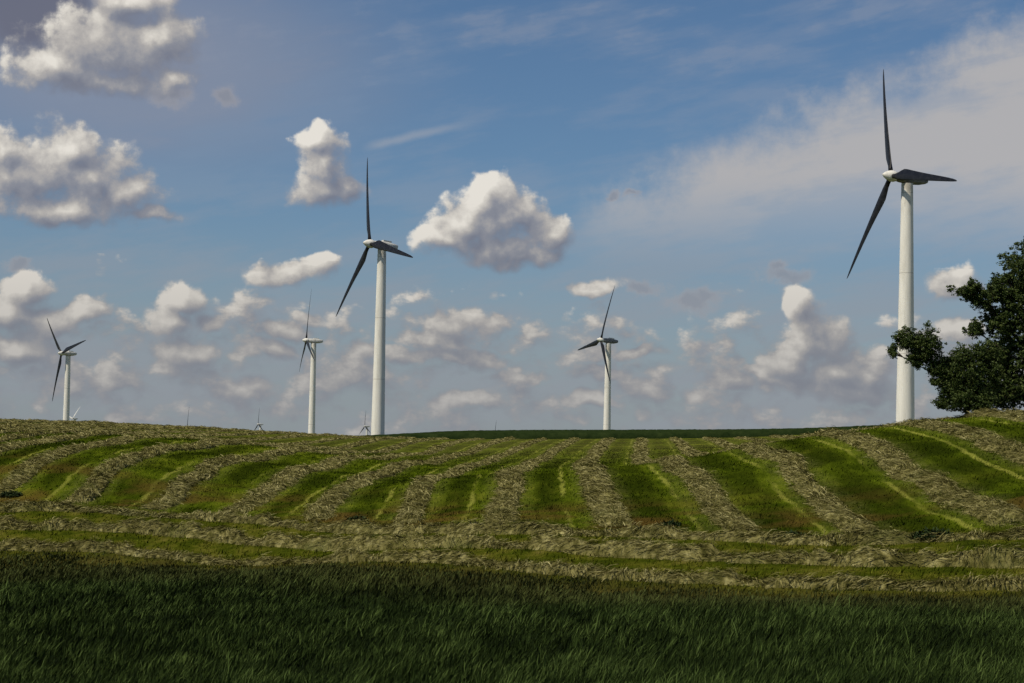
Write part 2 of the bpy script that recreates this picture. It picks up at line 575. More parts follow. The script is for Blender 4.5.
ln = hh * (.05 + .40 * rng.random(n) + .25 * (fbm(x / 3.5, y / 3.5, 16, 3) - .3))
z = height(x, y)
wa = az + math.pi / 2 + rng.normal(0, .7, n)
wxn, wyn = np.cos(wa), np.sin(wa)
dx, dy = np.cos(az), np.sin(az)
rows = []
for t, wf in ((0, .7), (.45, 1.0), (.8, .7)):
    bx = x + dx * ln * t ** 2; by = y + dy * ln * t ** 2; bz = z - .03 + hh * (t - .16 * t ** 3)
    for sg in (-1, 1):
        rows.append(np.stack([bx + sg * wxn * wd * wf, by + sg * wyn * wd * wf, bz], -1))
rows.append(np.stack([x + dx * ln * 1.15, y + dy * ln * 1.15, z + hh * .86], -1))
Vg = np.stack(rows, 1)
base = (np.arange(n) * 7)[:, None]
Q = np.concatenate([base + np.array([[0, 1, 3, 2]]), base + np.array([[2, 3, 5, 4]])])
T3 = base + np.array([[4, 5, 6]])
rr = np.clip(rng.random(n) * .70 + (clump - .5) * .8 + (fbm(x / 2.2, y / 3.0, 61, 3) - .5) * .5 + .14, 0, 1)
o = mesh_obj('tall_grass', Vg.reshape(-1, 3), Q, T3, mats=[M['grass']],
             attrs={'rnd': np.repeat(rr, 7), 'tip': np.tile([0, 0, .45, .45, .8, .8, 1], n), 'v': np.repeat(v, 7)})
tag(o, 'dark tall grass bending in the wind along the bottom of the photo', 'grass', kind='stuff')
print('grass blades', n)

# ------------------------------------------------------------------ far crop
cx = np.arange(-40, 150, 1.0); cy = np.concatenate([[CROP_Y, CROP_Y + .05], np.arange(CROP_Y + .8, 640, 1.6)])
XX, YY = np.meshgrid(cx, cy, indexing='ij')
ZZ = height(XX, YY) + sstep(-40, -10, XX) * .95 - .35 * sstep(-10, -40, XX) + fbm(XX * 1.3, YY * 1.3, 88, 3) * .45
ZZ[:, 0] -= 1.3
o = mesh_obj('crop', np.stack([XX, YY, ZZ], -1), grid_quads(len(cx), len(cy)), mats=[M['crop']])
tag(o, 'dark green standing crop behind the mown field', 'crop', kind='stuff')

# ------------------------------------------------------------------ turbines
m, nt, b = material('tower_paint', .45, .4)
tc = nt.n.new('ShaderNodeTexCoord').outputs['Object']
sx_, sy_, sz_ = nt.sep(tc)
st = nt.noise(nt.comb(nt.m('MULTIPLY', sx_, 1.0), nt.m('MULTIPLY', sy_, 1.0), nt.m('MULTIPLY', sz_, .10)), 1.4, 4, .6)
bl = nt.noise(tc, .25, 3, .6)
c = nt.ramp(st, [(.30, (.66, .645, .59)), (.55, (.79, .775, .72))])
seam = nt.m('FRACT', nt.m('DIVIDE', nt.m('ADD', sz_, 1.0), 16.0))
c = nt.mix(nt.m('MULTIPLY', nt.m('LESS_THAN', seam, .012), .45), c, (.30, .28, .25))
tk = nt.m('MULTIPLY', nt.step(sz_, 41.0, 48.0), nt.step(nt.noise(nt.comb(sx_, sy_, nt.m('MULTIPLY', sz_, .3)), 1.5, 3, .6), .42, .62))
c = nt.mix(nt.m('MULTIPLY', tk, .45), c, (.22, .19, .15))
c = nt.mix(nt.m('MULTIPLY', nt.step(bl, .5, .75), .15), c, (.40, .38, .33))
nt.l.new(c, b.inputs['Base Color']); M['tower'] = m

m, nt, b = material('nacelle_paint', .45, .4)
tc = nt.n.new('ShaderNodeTexCoord').outputs['Object']
c = nt.ramp(nt.noise(tc, .7, 4, .6), [(.35, (.40, .40, .38)), (.6, (.70, .70, .67))])
nt.l.new(c, b.inputs['Base Color']); M['nacelle'] = m

m, nt, b = material('black_blade', .38, .5)
tc = nt.n.new('ShaderNodeTexCoord').outputs['Object']
c = nt.ramp(nt.noise(tc, .9, 5, .7), [(.48, (.006, .006, .008)), (.64, (.018, .019, .022)), (.78, (.09, .09, .09))])
nt.l.new(c, b.inputs['Base Color']); M['blade'] = m
m, nt, b = material('white_blade', .4, .4)
c = nt.ramp(nt.noise(nt.n.new('ShaderNodeTexCoord').outputs['Object'], .5, 3, .6), [(.4, (.7, .7, .68)), (.6, (.8, .8, .78))])
nt.l.new(c, b.inputs['Base Color']); M['white_blade'] = m
m, nt, b = material('nacelle_shaded', .5, .4)  # darker copy of the nacelle paint, with shade put into its grey
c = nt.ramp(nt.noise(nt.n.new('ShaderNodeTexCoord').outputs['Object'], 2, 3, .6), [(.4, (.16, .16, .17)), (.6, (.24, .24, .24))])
nt.l.new(c, b.inputs['Base Color']); M['nacelle_shade'] = m


def lathe(prof, seg=40, M4=None):
    """profile [(r,z)] round the z axis"""
    a = np.linspace(0, 2 * np.pi, seg, endpoint=False)
    V_ = np.array([[(r * math.cos(t), r * math.sin(t), z) for t in a] for r, z in prof])
    n = len(prof)
    q = []
    for i in range(n - 1):
        for j in range(seg):
            j2 = (j + 1) % seg
            q.append((i * seg + j, i * seg + j2, (i + 1) * seg + j2, (i + 1) * seg + j))
    V_ = V_.reshape(-1, 3)
    if M4 is not None: V_ = V_ @ M4[:3, :3].T + M4[:3, 3]
    return V_, q


def blade_mesh(mat, yflip=1):
    """blade along +z, chord along x (rotor plane), thickness along y (rotor axis)"""
    R = 25.0
    st = [0.9, 1.6, 2.4, 3.4, 4.6, 6, 8, 10.5, 13, 16, 19, 21.5, 23.5, 24.6, 25.0]
    ch = [.95, .98, 1.35, 1.92, 2.30, 2.25, 2.02, 1.75, 1.50, 1.25, 1.02, .80, .56, .32, .08]
    th = [.95, .90, .72, .55, .46, .40, .33, .27, .22, .17, .13, .10, .07, .05, .02]
    tw = [20, 20, 19, 17, 15, 12.5, 9.5, 7, 5, 3.5, 2, 1, .5, .3, 0]
    K = 18
    V_ = []
    for r, c_, t_, w_ in zip(st, ch, th, tw):
        w = math.radians(-.3 * w_ - 3)
        rd = min(1, max(0, (r - 1.6) / 2.6))
        for k in range(K):
            a = 2 * math.pi * k / K
            # airfoil-like section: blunt leading edge, thin trailing edge
            xx = math.cos(a) * .5
            yy = math.sin(a) * .5 * (1 - rd * .75 * max(0, -math.cos(a)) ** 1.0)
            xx = xx - rd * .20
            px_, py_ = xx * c_, yy * t_
            bend = .9 * (r / R) ** 2
            V_.append((px_ * math.cos(w) - py_ * math.sin(w), yflip * (px_ * math.sin(w) + py_ * math.cos(w)) + bend, r))
    q = [(i * K + j, i * K + (j + 1) % K, (i + 1) * K + (j + 1) % K, (i + 1) * K + j) for i in range(len(st) - 1) for j in range(K)]
    me = bpy.data.meshes.new('blade')
    me.from_pydata(V_, [], q + [tuple(range(K))[::-1], tuple(range((len(st) - 1) * K, len(st) * K))])
    for p in me.polygons: p.use_smooth = True
    me.materials.append(mat); me.update()
    return me


BL_BLACK = blade_mesh(M['blade'])
BL_WHITE = blade_mesh(M['white_blade'])


def nacelle_mesh(mat):
    """length along +y (behind the hub), origin on the shaft at the tower axis; rotor side at -y"""
    secs = [(-2.9, .55, .55, .0), (-2.6, .85, .82, .0), (-1.6, 1.0, .98, .0), (0, 1.10, 1.08, .02), (1.5, 1.08, 1.05, .04), (2.8, .98, .92, .08),
            (4.0, .78, .68, .18), (4.4, .60, .50, .22)]
    K = 24
    V_ = []
    for y_, hw, hh_, dz in secs:
        for k in range(K):
            a = 2 * math.pi * k / K
            ca, sa = math.cos(a), math.sin(a)
            p_ = 3.2
            r = (abs(ca) ** p_ + abs(sa) ** p_) ** (-1 / p_)
            V_.append((ca * r * hw, y_, sa * r * hh_ + dz))
    n = len(secs)
    q = [(i * K + j, i * K + (j + 1) % K, (i + 1) * K + (j + 1) % K, (i + 1) * K + j) for i in range(n - 1) for j in range(K)]
    q += [tuple(range(K))[::-1], tuple(range((n - 1) * K, n * K))]
    me = bpy.data.meshes.new('nacelle'); me.from_pydata(V_, [], q)
    for p in me.polygons: p.use_smooth = True
    me.materials.append(mat); me.update()
    return me


def box_verts(c, s):
    x, y, z = c; a, b_, d = s
    V_ = [(x + i * a / 2, y + j * b_ / 2, z + k * d / 2) for i in (-1, 1) for j in (-1, 1) for k in (-1, 1)]
    return V_, [(0, 1, 3, 2), (4, 6, 7, 5), (0, 4, 5, 1), (2, 3, 7, 6), (0, 2, 6, 4), (1, 5, 7, 3)]


NAC = nacelle_mesh(M['nacelle']); NAC_SHADED = nacelle_mesh(M['nacelle_shade'])
OVER = 3.6      # overhang from tower axis to rotor centre


def turbine(hubpix, D, yaw, tilt, th, cone, label, zb=None, group='wind turbines on the hill', white=False, far=False, shaded=False, base_r=2.0, top_r=1.22):
    d = sight(*hubpix); p = d * (D / d[1]); hub = np.array([p[0], p[1], p[2] + EYE])
    yaw, tilt, th, cone = [math.radians(q) for q in (yaw, tilt, th, cone)]
    a = np.array([-math.sin(yaw) * math.cos(tilt), -math.cos(yaw) * math.cos(tilt), math.sin(tilt)])
    top = hub - a * OVER
    gz = float(height(top[0], top[1])) if zb is None else zb
    H = top[2] - gz
    root = empty('wind_turbine', (top[0], top[1], gz))
    tag(root, label, 'wind turbine', group)
    # tower: tapered tube with faint flange lips and a yaw collar
    H1 = H - .95
    prof = [(base_r, -1.5)]
    for i in range(1, 13):
        z_ = H1 * i / 12; r = base_r + (top_r - base_r) * i / 12
        prof += [(r, z_)]
    V_, q = lathe(prof, 48)
    me = bpy.data.meshes.new('tower'); me.from_pydata(V_.tolist(), [], q)
    for pl in me.polygons: pl.use_smooth = True
    me.materials.append(M['tower']); me.update()
    t = bpy.data.objects.new('tower', me); COL.objects.link(t); t.parent = root
    ring = None
    # axis frame: local -y = upwind axis a
    ya = -a
    up = np.array([0, 0, 1.0]); r0 = up - a * (up @ a); r0 /= np.linalg.norm(r0)
    r1 = np.cross(r0, a)
    Rm = Matrix(((-r1[0], ya[0], r0[0]), (-r1[1], ya[1], r0[1]), (-r1[2], ya[2], r0[2])))
    if Rm.determinant() < 0: Rm = Matrix(((r1[0], ya[0], r0[0]), (r1[1], ya[1], r0[1]), (r1[2], ya[2], r0[2])))
    n_ = bpy.data.objects.new('nacelle', NAC_SHADED if shaded else NAC); COL.objects.link(n_); n_.parent = root  # the flag picks the nacelle whose shade is painted into the colour
    n_.matrix_local = Matrix.Translation((0, 0, H + .05)) @ Rm.to_4x4()
    if not far:
        # wind vane mast and cooling hood
        Vv, q = [], []
        for c_, s_ in (((0, 1.2, 1.22), (1.2, 2.4, .45)),):
            vv_, qq_ = box_verts(c_, s_); q += [tuple(i + len(Vv) for i in f) for f in qq_]; Vv += vv_
        me = bpy.data.meshes.new('roof_hood'); me.from_pydata(Vv, [], q); me.materials.append(M['nacelle']); me.update()
        w = bpy.data.objects.new('roof_hood', me); COL.objects.link(w); w.parent = n_
    # hub with pointed spinner
    prof = [(.0, -2.0), (.18, -1.9), (.55, -1.45), (.92, -.8), (1.12, -.1), (1.12, .6), (.95, 1.05), (.6, 1.25)]
    RX = np.eye(4); RX[:3, :3] = np.array([[1, 0, 0], [0, 0, 1], [0, -1, 0]])
    V_, q = lathe(prof, 32, RX)       # z -> y
    V_ = V_.copy(); V_[:, 1] = V_[:, 1]
    me = bpy.data.meshes.new('hub'); me.from_pydata(V_.tolist(), [], q)
    for pl in me.polygons: pl.use_smooth = True
    me.materials.append(M['tower']); me.update()
    h_ = bpy.data.objects.new('hub', me); COL.objects.link(h_); h_.parent = root
    loc_hub = Matrix.Translation(Vector(hub) - Vector((top[0], top[1], gz)))
    h_.matrix_local = loc_hub @ Rm.to_4x4()
    for k in range(3):
        tk_ = th + k * 2 * math.pi / 3
        rad = math.cos(cone) * (math.cos(tk_) * r0 + math.sin(tk_) * r1) - math.sin(cone) * a
        # blade local: z = radial, y = downwind, x = chord direction
        zax = rad / np.linalg.norm(rad); yax = -a - zax * (-a @ zax); yax /= np.linalg.norm(yax)
        xax = np.cross(yax, zax)
        Bm = Matrix([(xax[i], yax[i], zax[i]) for i in range(3)])
        bo = bpy.data.objects.new('blade', BL_WHITE if white else BL_BLACK); COL.objects.link(bo); bo.parent = root
        bo.matrix_local = loc_hub @ Bm.to_4x4()
    return root


turbine((891.2, 175.9), 394, 71.9, 5.7, -20.8, .5 - 1.2, 'tallest white wind turbine with black blades, rising beside the trees on the right', shaded=True, base_r=1.86, top_r=1.15)
turbine((369.8, 243.6), 519, 59.3, 5.0, -17.4, .1 - 1.2, 'second tallest turbine with black blades, standing on the dark crop line left of centre', base_r=1.78, top_r=1.12)
turbine((306.3, 340.4), 950, 74.8, 3.0, -4.8, 1.5 - 1.2, 'slim turbine seen edge-on with a long white nacelle, just left of the second tallest turbine', base_r=1.75, top_r=1.2)
turbine((600.9, 339.9), 869, 68.8, 5.4, 22.0, -1.1 - 1.2, 'turbine with one blade pointing left, alone near the middle of the dark horizon strip', shaded=True, base_r=1.75, top_r=1.2)
turbine((61.6, 353.3), 982, 49.7, 1.1, -43.1, -1.1 - 1.2, 'leftmost tall turbine with wide spread black blades on the grassy crest', base_r=1.75, top_r=1.2)
FG = 'distant turbines peeking over the crest'
turbine((187.3, 426.5), 2350, 62, 3, -2, 0, 'tiny distant turbine, one thin upright blade above the crest, farthest left of the dark ones', group=FG, far=True)
turbine((258.2, 424.2), 2950, 60, 3, -3, 0, 'tiny distant turbine with small nacelle, just left of the slim edge-on turbine', group=FG, far=True)
turbine((364.8, 426.2), 3100, 60, 3, -3, 0, 'tiny distant turbine close against the base of the second tallest tower', group=FG, far=True)
turbine((494.8, 437.0), 2950, 62, 3, 0, 0, 'tip of a distant turbine barely showing over the dark crop, left of the central turbine', group=FG, far=True)
turbine((72.8, 418.6), 2900, 50, 3, 46, 0, 'tiny distant turbine with two white blades in a V beside the leftmost tower', group=FG, white=True, far=True)

# ------------------------------------------------------------------ trees
m, nt, b = material('bark', .9, .2)
c = nt.ramp(nt.noise(pos(nt), 3, 5, .7), [(.35, (.04, .032, .024)), (.65, (.13, .105, .08))])
nt.l.new(c, b.inputs['Base Color']); bump(nt, b, nt.noise(pos(nt), 8, 4, .7), .05); M['bark'] = m
m, nt, b = material('leaves', .55, .3)
c = nt.ramp(nt.attr('rnd'), [(.0, (.012, .024, .004)), (.5, (.034, .056, .010)), (1, (.11, .14, .036))])
nt.l.new(c, b.inputs['Base Color']); M['leaf'] = m


def tube(pts, rad, K=8):
    V_, q = [], []
    pts = [np.array(p, float) for p in pts]
    for i, p in enumerate(pts):
        d = pts[min(i + 1, len(pts) - 1)] - pts[max(i - 1, 0)]; d /= np.linalg.norm(d) + 1e-9
        s = np.cross(d, (0.3, 1, 0.1)); s /= np.linalg.norm(s); w = np.cross(d, s)
        for k in range(K):
            a = 2 * math.pi * k / K
            V_.append(tuple(p + rad[i] * (math.cos(a) * s + math.sin(a) * w)))
    for i in range(len(pts) - 1):
        for k in range(K):
            q.append((i * K + k, i * K + (k + 1) % K, (i + 1) * K + (k + 1) % K, (i + 1) * K + k))
    return V_, q


def tree(name, base, label, lobes, trunk_r, nleaf, seed, leafs=.17, trunk_top=None):
    """lobes: (dx,dy,dz,rx,ry,rz, weight) relative to the base; each gets its own limb, boughs and leaf sprays"""
    rg = np.random.default_rng(seed)
    root = empty(name, base); tag(root, label, 'tree', 'trees at the right edge')
    tV, tq = [], []

    def add(pts, rad, K=8):
        vv_, qq_ = tube(pts, rad, K); tq.extend(tuple(i + len(tV) for i in f) for f in qq_); tV.extend(vv_)
    tt = np.array(trunk_top)
    add([(0, 0, -.4), tt * .3 + (.1, 0, 0), tt * .65 + (-.1, .1, 0), tt], [trunk_r * 1.25, trunk_r, trunk_r * .75, trunk_r * .4], 12)
    C, Nn, Rn = [], [], []
    wsum = sum(l[6] for l in lobes)
    for li, (dx, dy, dz, rx, ry, rz, w) in enumerate(lobes):
        c_ = np.array((dx, dy, dz)); r_ = np.array((rx, ry, rz))
        st = tt * np.clip(dz / (tt[2] + 1e-6) * .45, .15, .95)
        mid = (st + c_) / 2 + rg.normal(0, .25, 3)
        add([st, mid, c_], [trunk_r * .42, trunk_r * .27, trunk_r * .10])
        nb = int(18 + 26 * w / wsum * len(lobes) * .6)
        nl = int(nleaf * w / wsum)
        tips = []
        for _ in range(nb):
            u = rg.normal(size=3); u /= np.linalg.norm(u)
            tip = c_ + u * r_ * rg.uniform(.45, 1.02) * (1 + .25 * math.sin(3 * u[0] + 5 * u[2] + seed))
            tips.append(tip)
            mm = (c_ + tip) / 2 + rg.normal(0, .12, 3) * r_
            add([c_ * .85 + st * .15, mm, tip], [trunk_r * .10, trunk_r * .06, .012], 5)
        tips = np.array(tips)
        # leaf sprays: small clusters around each bough tip
        cl = tips[rg.integers(0, nb, nb * 14)] + rg.normal(0, .20, (nb * 14, 3)) * r_
        cs = rg.uniform(.14, .50, len(cl)) * (.5 + .12 * r_.mean())
        pick = rg.integers(0, len(cl), nl)
        off = rg.normal(0, 1, (nl, 3)); off /= np.linalg.norm(off, axis=1)[:, None]; off *= (rg.random(nl) ** .6 * 1.15)[:, None]
        off[:, 2] *= .6
        P_ = cl[pick] + off * cs[pick][:, None]
        C.append(P_); Rn.append(np.clip(rg.random(nl) * .6 + _h(pick.astype(float), pick * 0. + li, seed) * .5 - .05, 0, 1))
        nn = off + rg.normal(0, .6, (nl, 3)) + (0, 0, .5); Nn.append(nn / np.linalg.norm(nn, axis=1)[:, None])
    C = np.concatenate(C); Nn = np.concatenate(Nn); Rn = np.concatenate(Rn); n = len(C)
    rv = rg.normal(size=(n, 3)); s = np.cross(Nn, rv); s /= np.linalg.norm(s, axis=1)[:, None]; t = np.cross(Nn, s)
    L = rg.uniform(.7, 1.3, n)[:, None] * leafs; W = L * .62
    Vl = np.stack([C - s * L * .6, C + t * W * .5 - s * L * .05, C + s * L * .6, C - t * W * .5 - s * L * .05], 1)
    me = bpy.data.meshes.new('trunk'); me.from_pydata(tV, [], tq); me.materials.append(M['bark'])
    for pl in me.polygons: pl.use_smooth = True
    me.update(); o = bpy.data.objects.new('trunk', me); COL.objects.link(o); o.parent = root
    mesh_obj('crown', Vl.reshape(-1, 3), np.arange(4 * n).reshape(-1, 4), mats=[M['leaf']], attrs={'rnd': np.repeat(Rn, 4)}, parent=root)
    return root


# large tree: metres per pixel at 190 m is about .095
def at(px, py, D): return np.array(survey(px, D, py))


def lobe(base, px, py, D, rpx, rpy, w, depth=1.0):
    c_ = at(px, py, D) - np.array(base); k = D / F
    return (c_[0], c_[1], c_[2], rpx * k, (rpx + rpy) / 2 * k * depth, rpy * k, w)


D = 178.0
bx, by, _ = at(1042, 410, D); B1 = (bx, by, float(height(bx, by)))
L1 = [lobe(B1, 1040, 300, D, 40, 45, 3), lobe(B1, 1018, 340, D, 32, 35, 3), lobe(B1, 1012, 285, D - 1, 18, 22, 1.3), lobe(B1, 1025, 385, D - 1, 32, 24, 2.4), lobe(B1, 1005, 396, D - 2, 24, 16, 1.4), lobe(B1, 1000, 325, D - 1, 18, 18, 1.0),
      lobe(B1, 1085, 320, D, 45, 60, 5), lobe(B1, 1110, 365, D, 30, 30, 2.5), lobe(B1, 1060, 355, D + 1, 35, 35, 3), lobe(B1, 966, 288, D - 2, 15, 10, .55), lobe(B1, 984, 300, D - 1.5, 13, 13, .6), lobe(B1, 975, 330, D - 2, 10, 8, .3),
      lobe(B1, 997, 362, D - 1, 20, 20, 1.3), lobe(B1, 1035, 262, D, 22, 16, 1.1), lobe(B1, 998, 292, D-1, 12, 14, .6)]
tree('leafy_tree', B1, 'tall dark green leafy tree filling the right edge of the photo', L1, .38, 240000, 4, leafs=.15, trunk_top=(0.2, 0, 9.0))
D = 172.0
bx, by, _ = at(966, 414, D); B2 = (bx, by, float(height(bx, by)))
L2 = [lobe(B2, 965, 372, D, 24, 22, 2.4), lobe(B2, 960, 396, D, 19, 15, 1.4), lobe(B2, 925, 348, D, 17, 17, 1.5), lobe(B2, 904, 340, D, 10, 10, .5), lobe(B2, 893, 352, D, 5, 6, .13),
      lobe(B2, 938, 366, D, 11, 12, .6), lobe(B2, 985, 385, D, 16, 22, 1.3), lobe(B2, 990, 355, D, 14, 14, .8), lobe(B2, 935, 382, D, 5, 4, .12), lobe(B2, 941, 404, D, 6, 5, .2), lobe(B2, 975, 402, D - 1, 20, 12, 1.3), lobe(B2, 950, 385, D, 12, 14, .8), lobe(B2, 916, 360, D, 9, 8, .4)]
tree('leafy_tree', B2, 'lower bushy tree whose left bough reaches in front of the tallest tower', L2, .16, 110000, 9, leafs=.13, trunk_top=(0.1, 0, 3.4))

# ------------------------------------------------------------------ weeds at the strip ends
m, nt, b = material('weed_leaves', .7, .2)
c = nt.ramp(nt.attr('rnd'), [(.0, (.010, .020, .006)), (1, (.035, .055, .014))])
nt.l.new(c, b.inputs['Base Color']); M['weed'] = m
WD = [(935, 101, .8, 'dark green leafy weed tuft at the end of the brown strip on the right'),
      (674, 114, .4, 'small dark weed tuft at the lower end of the broad dark strip'),
      (796, 106.5, .45, 'small dark weed tuft between two windrows right of centre'),
      (362, 134, .45, 'dark weed tuft at the end of the green strip left of centre'),
      (16, 153, .6, 'dark weed tuft at the left edge of the field')]
for i, (px, D, sz, lab) in enumerate(WD):
    X0 = (px - 512) / F * D
    z0 = float(height(X0, D))
    rg = np.random.default_rng(50 + i); n = int(900 * sz)
    ang = rg.uniform(0, 6.28, n); rr = rg.random(n) ** .6 * sz * 1.2
    hx, hy = np.cos(ang) * rr * 1.3, np.sin(ang) * rr
    hz = rg.random(n) * sz * .55 * (1 - (rr / (sz * 1.25)) ** 2)
    v_, q_, r_ = strips(hx, hy, hz, rg.uniform(0, 6.28, n), rg.uniform(.12, .3, n), rg.uniform(.05, .1, n), rg.normal(.5, .4, n), np.zeros(n), rg.random(n))
    o = mesh_obj('weed_tuft', v_, q_, mats=[M['weed']], attrs={'rnd': r_})
    o.location = (X0, D, z0)
    tag(o, lab, 'weed', 'weed tufts at the strip ends')

# ------------------------------------------------------------------ light and sky
sc.cycles.max_bounces = 4; sc.cycles.diffuse_bounces = 2; sc.cycles.glossy_bounces = 2
sc.cycles.use_adaptive_sampling = True; sc.cycles.adaptive_threshold = .015; sc.cycles.adaptive_min_samples = 16
SUN_EL = math.radians(50)
SUN = np.array([-.84, -.54, 0]); SUN /= np.linalg.norm(SUN)
SUN = np.array([SUN[0] * math.cos(SUN_EL), SUN[1] * math.cos(SUN_EL), math.sin(SUN_EL)])
ld = bpy.data.lights.new('sun', 'SUN'); ld.energy = 3.7; ld.angle = math.radians(.53); ld.color = (1.0, .90, .73)
lo = bpy.data.objects.new('sun', ld); COL.objects.link(lo)
lo.rotation_mode = 'QUATERNION'; lo.rotation_quaternion = Vector(SUN).to_track_quat('Z', 'Y')

w = bpy.data.worlds.new('World'); sc.world = w; w.use_nodes = True
w.cycles.sampling_method = 'MANUAL'; w.cycles.sample_map_resolution = 256
tree_ = w.node_tree; nt = NT(tree_)
STR = .07
K = 1 / STR
SKYTINT = (.64, .80, .96)
LK = (.50, .52, .40, .12)


def kc(c): return tuple(q * K for q in c)


sky = tree_.nodes.new('ShaderNodeTexSky'); sky.sky_type = 'NISHITA'; sky.sun_disc = False
sky.sun_elevation = SUN_EL; sky.sun_rotation = math.atan2(SUN[0], SUN[1]) % (2 * math.pi)
sky.altitude = 300; sky.air_density = 1.0; sky.dust_density = .6; sky.ozone_density = 2.0

# sky coordinates: azimuth from +Y and elevation, in units of 1/20 radian (about 100 photo pixels)
d = tree_.nodes.new('ShaderNodeTexCoord').outputs['Generated']
dx, dy, dz = nt.sep(nt.vm('NORMALIZE', d))
azi = nt.m('MULTIPLY', nt.m('ARCTAN2', dx, dy), 20.0)
ele = nt.m('MULTIPLY', nt.m('ARCSINE', dz), 20.0)
P0 = nt.comb(azi, ele, 0.0)


def skp(px, py):
    v = sight(px, py); v = v / np.linalg.norm(v)
    return 20 * math.atan2(v[0], v[1]), 20 * math.asin(v[2])


PUFFS = [  # px, py, rx, ry of the cumulus masses
    (112, 46, 80, 42), (52, 66, 48, 26), (160, 48, 46, 44), (132, 4, 52, 26), (176, 78, 30, 22), (100, 82, 70, 18),
    (36, 172, 58, 46), (92, 180, 58, 42), (8, 150, 38, 32), (70, 150, 46, 24), (122, 194, 46, 24), (60, 208, 76, 20), (152, 212, 30, 8),
    (316, 142, 27, 22), (324, 168, 30, 24), (318, 190, 34, 18), (342, 182, 20, 16),
    (486, 206, 42, 32), (500, 226, 56, 34), (484, 190, 28, 18), (516, 220, 38, 28), (448, 236, 32, 20), (468, 222, 40, 28), (500, 247, 68, 18), (550, 238, 26, 26), (524, 258, 54, 9),
    (290, 273, 50, 14), (320, 268, 24, 12),
    (596, 284, 30, 10),
    (801, 306, 21, 14), (808, 335, 32, 34), (795, 352, 28, 26), (838, 373, 54, 28), (790, 385, 56, 16), (735, 384, 30, 13), (700, 400, 22, 11), (760, 372, 28, 10), (868, 372, 30, 20),
    (955, 285, 28, 18), (960, 335, 24, 14),
    (452, 322, 40, 17), (436, 338, 40, 16), (486, 330, 24, 12), (446, 358, 70, 13), (484, 362, 34, 14),
    (180, 302, 30, 20), (172, 325, 28, 24), (208, 318, 20, 14), (190, 350, 46, 22), (28, 290, 32, 20), (12, 315, 32, 24), (50, 325, 46, 26), (82, 312, 24, 15), (20, 352, 50, 20),
    (285, 330, 38, 14), (270, 350, 34, 12), (305, 318, 22, 11), (345, 380, 34, 14), (372, 352, 20, 18), (400, 358, 30, 12), (520, 380, 44, 11), (600, 372, 48, 13), (640, 352, 32, 10),
    (806, 322, 27, 26), (812, 340, 32, 30), (790, 365, 34, 22), (826, 345, 36, 34), (850, 388, 60, 16),
    (110, 388, 50, 12), (240, 388, 46, 15), (470, 402, 54, 11), (590, 402, 40, 9),
]


def mk_density(name, puffs, low):
    """cloud thickness at a point of the sky: D full detail, M the smooth mass used for broad light and shade"""
    g = bpy.data.node_groups.new(name, 'ShaderNodeTree')
    g.interface.new_socket('P', in_out='INPUT', socket_type='NodeSocketVector')
    g.interface.new_socket('D', in_out='OUTPUT', socket_type='NodeSocketFloat')
    g.interface.new_socket('M', in_out='OUTPUT', socket_type='NodeSocketFloat')
    gi = g.nodes.new('NodeGroupInput'); go = g.nodes.new('NodeGroupOutput')
    k = NT(g); P = gi.outputs[0]
    wc = k.noise(P, 1.7, 3, .5, out='Color')
    wv = k.vm('SUBTRACT', wc, (.5, .5, .5))
    Pw = k.vm('ADD', P, k.vm('SCALE', wv, sc_=.42))
    Pw = k.vm('MULTIPLY', Pw, (1, 1, 0))
    acc = mac = None
    for px, py, rx, ry in puffs:
        cx_, cy_ = skp(px, py)
        q = k.vm('MULTIPLY', k.vm('SUBTRACT', Pw, (cx_, cy_, 0)), (100 / rx, 100 / ry, 0))
        f = k.m('SUBTRACT', 1.0, k.vm('LENGTH', q, out=1))
        acc = f if acc is None else k.m('SMOOTH_MAX', acc, f, .3)
        if min(rx, ry) >= 20 or mac is None: mac = f if mac is None else k.m('SMOOTH_MAX', mac, f, .55)
    if acc is None: acc = k.m('ADD', -3.0, 0.0); mac = acc
    n1 = k.noise(P, 2.6, 11, .62)
    vo = k.n.new('ShaderNodeTexVoronoi'); vo.feature = 'SMOOTH_F1'; vo.inputs['Scale'].default_value = 5.0; vo.inputs['Smoothness'].default_value = .8
    vo.inputs['Detail'].default_value = 1.5
    k.l.new(Pw, vo.inputs['Vector'])
    bil = k.m('SUBTRACT', .42, vo.outputs['Distance'])
    nb = k.m('SUBTRACT', n1, .5)
    base = k.m('ADD', k.m('MULTIPLY', acc, 1.15), k.m('ADD', .12, k.m('MULTIPLY', nb, 1.7)))
    base = k.m('ADD', base, k.m('MULTIPLY', bil, .40))
    mass = k.m('ADD', mac, k.m('MULTIPLY', nb, .55))
    if low:   # far bank of small cumulus over the horizon
        _, ey, _ = k.sep(P)
        n2 = k.noise(k.vm('MULTIPLY', P, (1, 1.5, 1)), 1.6, 9, .56)
        elv = k.m('MULTIPLY', k.step(ey, -.4, .5), k.step(ey, 1.9, 1.0))
        bk = k.m('ADD', k.m('MULTIPLY', k.m('SUBTRACT', n2, .50), 3.0), k.m('SUBTRACT', k.m('MULTIPLY', elv, .75), .42))
        mass = k.m('MAXIMUM', mass, k.m('MULTIPLY', bk, .8))
        bk = k.m('ADD', bk, k.m('ADD', k.m('MULTIPLY', bil, .4), k.m('MULTIPLY', nb, .6)))
        base = k.m('MAXIMUM', base, bk)
    k.l.new(base, go.inputs[0]); k.l.new(mass, go.inputs[1])
    return g


def group(g, P):
    n = tree_.nodes.new('ShaderNodeGroup'); n.node_tree = g; tree_.links.new(P, n.inputs[0]); return n.outputs[0], n.outputs[1]


s1 = nt.mix(1.0, sky.outputs[0], SKYTINT, 'MULTIPLY')
